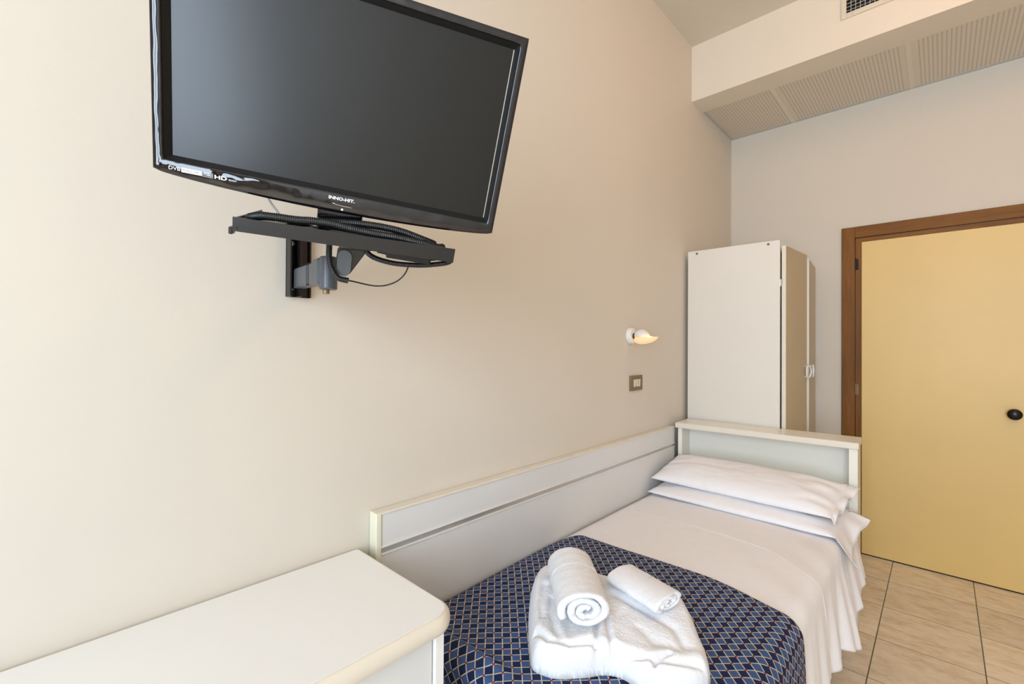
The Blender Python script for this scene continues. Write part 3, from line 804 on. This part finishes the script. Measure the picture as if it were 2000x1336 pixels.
cable('antenna_cable', [tl([(0.121, -0.075, -0.030), (0.131, -0.07, -0.0500), (0.148, -0.065, -0.0690), (0.156, -0.065, -0.0800)])],
      0.0022, MAT['white_cable'], 'short white cable running down behind the lower edge of the television', 'cable', n=8)
bm = bmesh.new(); b2 = bmesh.new(); add_box(b2, 0.356, 0.444, 0.012, 0.055, -0.1130, -0.0930, 0.003)
add_cyl(b2, (0.444, 0.03, -0.102), (0.462, 0.03, -0.100), 0.006, 0.003, 12); add_cyl(b2, (0.356, 0.03, -0.104), (0.338, 0.03, -0.106), 0.006, 0.003, 12)
merge(bm, b2, TM)
tag(link('power_adapter', bm, MAT['matte_black']), 'small black power adapter box fixed under the bracket tray', 'power adapter')

# ------------------------------------------------------------------ bed
BX0, BX1, BY0, BY1 = 0.045, 0.925, 0.800, 2.725
bed = thing('bed', 'single bed along the wall under white sheet and blue bedspread', 'bed', (0.485, 1.76, 0))
def bl(x0, x1, y0, y1, z0, z1, name, mat, bev): return box(name, x0 - 0.485, x1 - 0.485, y0 - 1.76, y1 - 1.76, z0, z1, mat, bed, bev)
bl(BX0 + 0.01, BX1 - 0.035, BY0 + 0.03, BY1 - 0.01, 0.37, 0.545, 'mattress', MAT['mattress'], 0.03)
bl(BX0 + 0.01, BX1 - 0.05, BY0 + 0.03, BY1, 0.28, 0.37, 'bed_base', MAT['wood_base'], 0.005)
for lx in (0.10, 0.82):
    for ly in (0.90, 2.62): bl(lx, lx + 0.045, ly, ly + 0.045, 0.0, 0.28, 'leg', MAT['wood_base'], 0.004)
RE = 0.052                      # edge radius
def top_z(x, y): return 0.558 + 0.014 * smoothstep(0.85, 1.7, y) + 0.014 * math.sin(PI * max(0, min(1, (x - 0.0) / 0.95))) ** 0.7 * 0.8
flat = BX1 - RE - BX0
def drape(s, y, hem_extra=0.0, lift=0.0, folds=None):
    """s: arc length from the wall across the bed, over the edge and down"""
    if s < flat:
        x = BX0 + s; return Vector((x, y, top_z(x, y) + lift - 0.012 * (1 - smoothstep(0, 0.035, s)))), 0.0
    ze = top_z(BX1 - RE, y); a = (s - flat) / RE
    if a < PI / 2:
        return Vector((BX1 - RE + (RE + lift) * math.sin(a), y, ze - RE + (RE + lift) * math.cos(a))), 0.0
    down = s - flat - RE * PI / 2
    return Vector((BX1 + lift, y, ze - RE - down)), down
def sheet_pt(u, v):
    y = 1.30 + (2.725 - 1.30) * v
    hem = 0.290 - 0.055 * smoothstep(2.25, 2.5, y) + 0.018 * math.sin(y * 9.0) + 0.012 * math.sin(y * 23)
    s = (flat + RE * PI / 2 + hem) * u
    p, down = drape(s, y)
    k = down / 0.3
    gather = smoothstep(1.85, 2.3, y) * (1 - 0.75 * smoothstep(2.30, 2.5, y))
    flare = smoothstep(1.95, 2.45, y)
    w1 = math.sin(y * 34 + 0.8 * math.sin(y * 7) + k * 1.2); w2 = math.sin(y * 71 + 2.0 + k * 2)
    amp = k ** 0.9 * (0.006 + 0.016 * gather)
    p.x += amp * w1 + amp * 0.45 * w2 + k * (0.030 + 0.030 * flare)
    p.y += 0.35 * amp * math.cos(y * 34)
    if down == 0 and s > flat:    # start of the pleats on the shoulder
        p.x += 0.002 * w1 * gather * (s - flat) / (RE * PI / 2)
    # long shallow tension creases across the top and over the shoulder
    if down == 0:
        p.z += 0.0022 * nz(p.x * 5, y * 2.2, 3.1) + 0.0012 * nz(p.x * 16, y * 5, 1.0)
        if p.x > 0.6:
            e = smoothstep(0.6, 0.92, p.x)
            p.z += 0.0035 * e * math.sin(y * 30 + p.x * 22) * smoothstep(1.3, 1.7, y) * 0.6
    return p
sheet = grid_mesh('bed_sheet', 130, 260, sheet_pt, MAT['sheet'], thickness=0.0012)
tag(sheet, 'white bed sheet tucked along the wall and hanging over the open side', 'sheet')
seam_pts = []
for i in range(61):
    u = 0.02 + 0.96 * i / 60
    s = (flat + RE * PI / 2 + 0.285) * u; p0, dn = drape(s, 2.0)
    vv = 2.055 - 0.02 * smoothstep(0.5, 0.75, p0.x) - 0.13 * smoothstep(0.70, 0.925, p0.x) - 0.02 * 0 + 0.28 * dn
    q = sheet_pt(u, (vv - 1.30) / 1.425); q += Vector((0.0007 if dn > 0 else 0, 0, 0.0007)); seam_pts.append(q)
tube('hem_seam', seam_pts, 0.0008, MAT['sheet'], sheet, n=8, step=0.01)

def spread_end(x):  # where the bedspread stops towards the pillows
    y = 1.635 - 0.012 * math.sin(x * 5) - 0.075 * smoothstep(0.60, 0.95, x)
    return y - 0.15 * (1 - smoothstep(0.0, 0.085, x - BX0)) ** 2
FOOT = 0.795
def spread_pt(u, v):
    L = flat + RE * PI / 2 + 0.34
    s = 0.004 + (L - 0.004) * u
    p, down = drape(s, 1.0, lift=0.007)
    ye = spread_end(min(p.x, 0.95)) - 0.06 * smoothstep(0, 0.34, down)
    tt = -0.42 + (ye - FOOT + 0.42) * v      # t<0 : hanging over the foot
    y = FOOT + tt
    fall = 0.0; yy = y
    if tt < 0:
        r = 0.03; a = -tt / r
        if a < PI / 2: yy = FOOT - r * math.sin(a); fall = r * (1 - math.cos(a))
        else: yy = FOOT - r - 0.02 * min(1, (-tt - r * PI / 2) / 0.3); fall = r + (-tt - r * PI / 2)
    p, down = drape(s, max(yy, 0.8), lift=0.007); p.y = yy
    p.z -= fall
    k = down / 0.3
    p.x += 0.012 * k * math.sin(yy * 22 + 1) + 0.035 * k + 0.004 * k * math.sin(yy * 60)
    if p.z < 0.03: p.z = 0.03
    if down == 0 and fall == 0:
        p.z += 0.002 * nz(p.x * 6, yy * 6, 0.5)
        # raised pleat along the foot by the desk
        g = math.exp(-((yy - 0.815 - 0.06 * (p.x - 0.3)) / 0.016) ** 2) * (1 - smoothstep(0.36, 0.50, p.x))
        p.z += 0.014 * g
    return p
def spread_uv(u, v):
    L = flat + RE * PI / 2 + 0.34; s = 0.004 + (L - 0.004) * u
    p, down = drape(s, 1.0)
    ye = spread_end(min(p.x, 0.95)) - 0.06 * smoothstep(0, 0.34, down)
    tt = -0.42 + (ye - FOOT + 0.42) * v
    return (BX0 + s, FOOT + tt)
spread = grid_mesh('bedspread', 150, 190, spread_pt, MAT['spread'], uvfn=spread_uv, thickness=0.0022)
tag(spread, 'navy blue bedspread woven with cream diamond lattice over the foot half of the bed', 'bedspread')

# ------------------------------------------------------------------ pillows
def make_pillow(name, A, B, Cc, Dd, thick, seed, flap, label, nu=110, nv=60, sag=0.0):
    """A,B front-left/right, Cc,Dd back-right/left corners of the seam plane; flap(v) = loose cloth past the right end"""
    A, B, Cc, Dd = map(Vector, (A, B, Cc, Dd))
    nrm = (B - A).cross(Dd - A).normalized()
    if nrm.z < 0: nrm = -nrm
    def surf(side):
        def fn(a, b):
            u = a * 1.12; uf = min(u, 1.0)
            pin = 0.035 * (1 - abs(2 * b - 1) ** 3)      # ends bow inward between the corner tips
            pu = 0.05 * (1 - abs(2 * uf - 1) ** 3)
            bb = b + (0.5 - b) * pu * 0.6; uu = uf + (0.5 - uf) * pin * 0.5
            p = (A * (1 - uu) + B * uu) * (1 - bb) + (Dd * (1 - uu) + Cc * uu) * bb
            eu = (1 - abs(2 * uf - 1) ** 4.5); ev = (1 - abs(2 * b - 1) ** 2.6)
            h = thick * max(eu, 0) ** 0.62 * max(ev, 0) ** 0.55
            wr = 0.10 * nz(uf * 5 + seed, b * 4, seed) + 0.05 * nz(uf * 13, b * 9 + seed, 2)
            # radiating creases near both ends
            end = max(smoothstep(0.72, 1.0, uf), 1 - smoothstep(0.0, 0.16, uf))
            cr = end * math.sin((b - 0.5) * 24 + 3.5 * nz(uf * 3, b * 2, seed + 5)) * 0.13
            cr += 0.06 * math.sin((b * 9 + uf * 16) + 4 * nz(uf * 2.5, b * 2.5, seed)) * smoothstep(0.45, 0.9, uf)
            h = h * (1 + wr + cr)
            p = p + nrm * (h * (0.62 if side > 0 else -0.38))
            if side > 0 and sag: p.z -= sag * math.exp(-((uf - 0.45) / 0.3) ** 2 - ((b - 0.5) / 0.4) ** 2)
            if u > 1.0:
                e = (u - 1.0) / 0.12; f = flap(b)
                p = p + Vector(f) * e + nrm * (side * 0.007 * (1 - abs(2 * b - 1) ** 4) * e + 0.010 * math.sin(b * 17 + seed) * e)
            return p
        return fn
    bm = bmesh.new()
    top, bot = surf(1), surf(-1)
    VT = [[bm.verts.new(top(i / nu, j / nv)) for j in range(nv + 1)] for i in range(nu + 1)]
    VB = [[bm.verts.new(bot(i / nu, j / nv)) for j in range(nv + 1)] for i in range(nu + 1)]
    for V, fl in ((VT, False), (VB, True)):
        for i in range(nu):
            for j in range(nv):
                q = (V[i][j], V[i + 1][j], V[i + 1][j + 1], V[i][j + 1]); bm.faces.new(q[::-1] if fl else q)
    bmesh.ops.remove_doubles(bm, verts=bm.verts, dist=0.0004)
    me = bpy.data.meshes.new(name); bm.to_mesh(me); bm.free(); me.materials.append(MAT['pillow'])
    me.polygons.foreach_set('use_smooth', [True] * len(me.polygons))
    o = bpy.data.objects.new(name, me); COL.objects.link(o)
    md = o.modifiers.new('thickness', 'SOLIDIFY'); md.thickness = 0.0015
    tag(o, label, 'pillow', 'white pillows stacked against the headboard')
    return o
def flap_low(b):    # droops over the bed edge, deepest at the front corner
    return (0.085 - 0.035 * math.sin(PI * b), -0.03 + 0.03 * b, -0.105 + 0.085 * b - 0.03 * math.sin(PI * b))
def flap_top(b):
    return (0.012 + 0.040 * b, -0.010, -0.014 + 0.006 * b)
make_pillow('pillow', (0.058, 2.325, 0.598), (0.905, 2.315, 0.594), (0.905, 2.690, 0.618), (0.068, 2.690, 0.618), 0.075, 1.3, flap_low,
            'lower white pillow lying flat on the sheet beneath the other pillow')
make_pillow('pillow', (0.050, 2.385, 0.658), (0.885, 2.365, 0.658), (0.900, 2.710, 0.730), (0.070, 2.710, 0.738), 0.088, 4.7, flap_top,
            'upper white pillow leaning on the headboard, topmost of the two')

# ------------------------------------------------------------------ bathrobe and towels
ROBE = [(0.448, 0.905), (0.485, 0.878), (0.540, 0.893), (0.590, 0.945), (0.620, 0.985), (0.655, 1.005), (0.705, 1.008), (0.752, 1.025), (0.800, 1.070),
        (0.822, 1.125), (0.805, 1.175), (0.765, 1.230), (0.715, 1.295), (0.665, 1.340), (0.600, 1.340), (0.530, 1.305), (0.445, 1.275), (0.365, 1.260),
        (0.285, 1.240), (0.245, 1.185), (0.275, 1.110), (0.330, 1.035), (0.390, 0.965)]
def closed_spline(P, n):
    out = []; m = len(P)
    for i in range(m):
        a, b, c, d_ = (Vector(P[(i + k) % m]) for k in (-1, 0, 1, 2))
        for j in range(n):
            t = j / n
            out.append(0.5 * ((2 * b) + (c - a) * t + (2 * a - 5 * b + 4 * c - d_) * t * t + (3 * b - a - 3 * c + d_) * t ** 3))
    return out
def dseg(p, a, b):
    a, b = Vector(a), Vector(b); t = max(0, min(1, (p - a).dot(b - a) / (b - a).length_squared)); return (p - a - (b - a) * t).length, t
ring0 = closed_spline(ROBE, 12)
cen = Vector((0.53, 1.15))
CREASE = [  # polyline, depth, width
    ([(0.535, 1.080), (0.560, 1.045), (0.581, 1.010), (0.601, 0.978), (0.612, 0.962)], 0.013, 0.0055),   # left edge of the front band
    ([(0.560, 1.085), (0.599, 1.040), (0.622, 1.015), (0.645, 0.990), (0.655, 0.978)], 0.013, 0.0055),   # right edge of the front band
    ([(0.452, 0.922), (0.500, 0.913), (0.548, 0.938), (0.592, 0.985)], 0.017, 0.0065),   # fold line above the front-left hem
    ([(0.636, 1.008), (0.690, 1.030), (0.735, 1.052), (0.775, 1.085), (0.808, 1.118)], 0.014, 0.007),
    ([(0.742, 1.085), (0.730, 1.062), (0.728, 1.035)], 0.014, 0.006),
    ([(0.400, 1.060), (0.437, 1.004), (0.480, 0.965), (0.515, 0.940)], 0.008, 0.011),
    ([(0.340, 1.100), (0.385, 1.020), (0.430, 0.975)], 0.007, 0.010),
    ([(0.529, 1.180), (0.633, 1.185), (0.715, 1.175), (0.757, 1.140)], 0.010, 0.013),
    ([(0.480, 1.050), (0.500, 1.000), (0.540, 0.960)], 0.005, 0.013),
    ([(0.650, 1.110), (0.700, 1.095), (0.745, 1.110)], 0.006, 0.014),
]
def robe_h(p):
    h = 0.088 - 0.020 * smoothstep(1.25, 0.9, p.y + 0.0) - 0.022 * smoothstep(0.60, 0.80, p.x) * 1.0
    for pl_, dep, wid in CREASE:
        dmin = min(dseg(p, a, b)[0] for a, b in zip(pl_, pl_[1:]))
        h -= 0.62 * dep * math.exp(-(dmin / wid) ** 2)
        h += dep * 0.22 * math.exp(-((dmin - wid * 2.6) / (wid * 2.0)) ** 2)
    h += 0.005 * nz(p.x * 9, p.y * 9, 7) + 0.0018 * nz(p.x * 30, p.y * 30, 2) + 0.0010 * nz(p.x * 190, p.y * 190, 2)
    return h
import numpy as np
OUT = np.array([(p.x, p.y) for p in ring0]); NXT = np.roll(OUT, -1, axis=0)
def seg_dist(PX, PY, A, B):
    ax, ay = A; dx, dy = B[0] - ax, B[1] - ay
    t = np.clip(((PX - ax) * dx + (PY - ay) * dy) / (dx * dx + dy * dy + 1e-12), 0, 1)
    qx, qy = ax + t * dx, ay + t * dy
    return np.hypot(PX - qx, PY - qy), qx, qy
STEP = 0.0026
gx = np.arange(0.235, 0.840, STEP); gy = np.arange(0.860, 1.375, STEP)
PX, PY = np.meshgrid(gx, gy, indexing='ij')
D = np.full(PX.shape, 9.0); QX = PX.copy(); QY = PY.copy(); inside = np.zeros(PX.shape, bool)
for A_, B_ in zip(OUT, NXT):
    dd, qx, qy = seg_dist(PX, PY, A_, B_); m_ = dd < D
    D[m_] = dd[m_]; QX[m_] = qx[m_]; QY[m_] = qy[m_]
    cr_ = ((A_[1] > PY) != (B_[1] > PY)) & (PX < (B_[0] - A_[0]) * (PY - A_[1]) / (B_[1] - A_[1] + 1e-15) + A_[0])
    inside ^= cr_
Hh = 0.088 - 0.024 * np.clip((1.25 - PY) / 0.35, 0, 1) - 0.024 * np.clip((PX - 0.58) / 0.22, 0, 1)
for pl_, dep, wid in CREASE:
    dm = np.full(PX.shape, 9.0)
    for a_, b_ in zip(pl_, pl_[1:]): dm = np.minimum(dm, seg_dist(PX, PY, a_, b_)[0])
    Hh -= 0.75 * dep * np.exp(-(dm / wid) ** 2)
    Hh += dep * 0.22 * np.exp(-((dm - wid * 2.6) / (wid * 2.2)) ** 2)
RR = 0.033
prof_ = np.sqrt(np.clip(1 - (1 - np.clip(D / RR, 0, 1)) ** 2.3, 0, 1))
bm = bmesh.new(); VV = {}
nxg, nyg = PX.shape
need = inside.copy()
for dx_ in (-1, 0, 1):
    for dy_ in (-1, 0, 1): need |= np.roll(np.roll(inside, dx_, 0), dy_, 1)
for i in range(nxg):
    for j in range(nyg):
        if not need[i, j]: continue
        if inside[i, j]:
            x_, y_ = PX[i, j], PY[i, j]
            hh_ = Hh[i, j] + 0.006 * nz(x_ * 8, y_ * 8, 7) + 0.0013 * nz(x_ * 24, y_ * 24, 2)
            z_ = top_z(x_, y_) + 0.0085 + hh_ * prof_[i, j] + 0.0008 * nz(x_ * 150, y_ * 150, 3) + 0.0006 * random.uniform(-1, 1)
            push = 0.0
            VV[i, j] = bm.verts.new((x_ + 0.0005 * random.uniform(-1, 1), y_ + 0.0005 * random.uniform(-1, 1), z_))
        else:
            VV[i, j] = bm.verts.new((QX[i, j] + 0.0008 * random.uniform(-1, 1), QY[i, j] + 0.0008 * random.uniform(-1, 1), top_z(QX[i, j], QY[i, j]) + 0.0082))
for i in range(nxg - 1):
    for j in range(nyg - 1):
        c_ = [(i, j), (i + 1, j), (i + 1, j + 1), (i, j + 1)]
        if all(k_ in VV for k_ in c_) and any(inside[k_] for k_ in c_): bm.faces.new([VV[k_] for k_ in c_])
# underside closes the shape
for k_ in [v for v in bm.verts if not v.link_faces]: bm.verts.remove(k_)
be = [e for e in bm.edges if len(e.link_faces) == 1]
bmesh.ops.holes_fill(bm, edges=be, sides=0)
robe = link('folded_bathrobe', bm, MAT['terry'], None, True)
tag(robe, 'folded white terry bathrobe on the blue bedspread beneath the towels', 'bathrobe')

def rolled(name, c0, c1, r_out, r_in, turns, flatx, flatz, thick, mat, label, cat, bands=(), start=0.0, yaw_off=0.0, nx=46, upv=(0, 0, 1)):
    """cloth strip of given thickness wound up, axis from c0 (visible end) to c1"""
    c0, c1 = Vector(c0), Vector(c1); ax = (c1 - c0).normalized(); L = (c1 - c0).length
    sd = ax.cross(Vector(upv)).normalized(); upz = sd.cross(ax)
    bm = bmesh.new(); steps = int(turns * 64); prev = None
    secs = []
    for k in range(9):      # rounded end, then along the strip, rounded far end (half profile list)
        a = PI * k / 8; secs.append((0.5 * thick * (1 - math.sin(a)) * 0.8, 0.5 * thick * math.cos(a)))
    prof = [(x_, r_) for x_, r_ in secs]                                   # near end: outer -> inner
    nb_ = nx
    inner = [(0.4 * thick + (L - 0.8 * thick) * j / nb_, -0.5 * thick) for j in range(1, nb_)]
    far = [(L - x_, -r_) for x_, r_ in secs]
    outer = [(L - (0.4 * thick + (L - 0.8 * thick) * j / nb_), 0.5 * thick) for j in range(1, nb_)]
    loop = prof + inner + far + outer
    first = None
    for k in range(steps + 1):
        f = k / steps; ang = start + f * turns * 2 * PI
        rr = r_in + (r_out - thick / 2 - r_in) * f
        ring = []
        wob = 0.0042 * nz(ang * 0.7, 3.0, r_out * 50)
        for (x_, dr) in loop:
            r_ = rr + dr + wob
            if dr > 0:
                for bx, bw, bh in bands: r_ += bh * math.exp(-((x_ - bx) / bw) ** 2)
                r_ += 0.0016 * nz(x_ * 30, ang * 1.2, 1.0) + 0.0009 * random.uniform(-1, 1)
            xx = x_ + 0.004 * nz(ang * 1.5, 8.0, rr * 40) * (1 if x_ < L / 2 else -1) + 0.0006 * random.uniform(-1, 1)
            squash = 0.82 + 0.18 * (0.5 + 0.5 * math.sin(ang))
            p = c0 + ax * xx + sd * (r_ * math.cos(ang) * flatx) + upz * (r_ * math.sin(ang) * flatz)
            ring.append(bm.verts.new(p))
        if prev:
            for i in range(len(ring)): bm.faces.new((prev[i], prev[(i + 1) % len(ring)], ring[(i + 1) % len(ring)], ring[i]))
        else: first = ring
        prev = ring
    bm.faces.new(first); bm.faces.new(prev[::-1])
    o = link(name, bm, mat, None, True); tag(o, label, cat); return o
bands = [(0.165 + 0.011 * k, 0.0026, 0.0036) for k in range(5)]
rolled('rolled_towel', (0.560, 0.998, 0.704), (0.376, 1.185, 0.710), 0.070, 0.008, 2.45, 1.10, 0.74, 0.0195, MAT['terry'],
       'white bath towel rolled into a thick cylinder, spiral end facing the bed foot', 'towel', bands=bands, start=PI * 0.25)
rolled('folded_towel', (0.686, 1.218, 0.688), (0.508, 1.258, 0.696), 0.057, 0.009, 2.4, 1.16, 0.44, 0.0180, MAT['terry'],
       'small white hand towel folded flat beside the rolled towel on the bathrobe', 'towel', start=PI * 0.5)
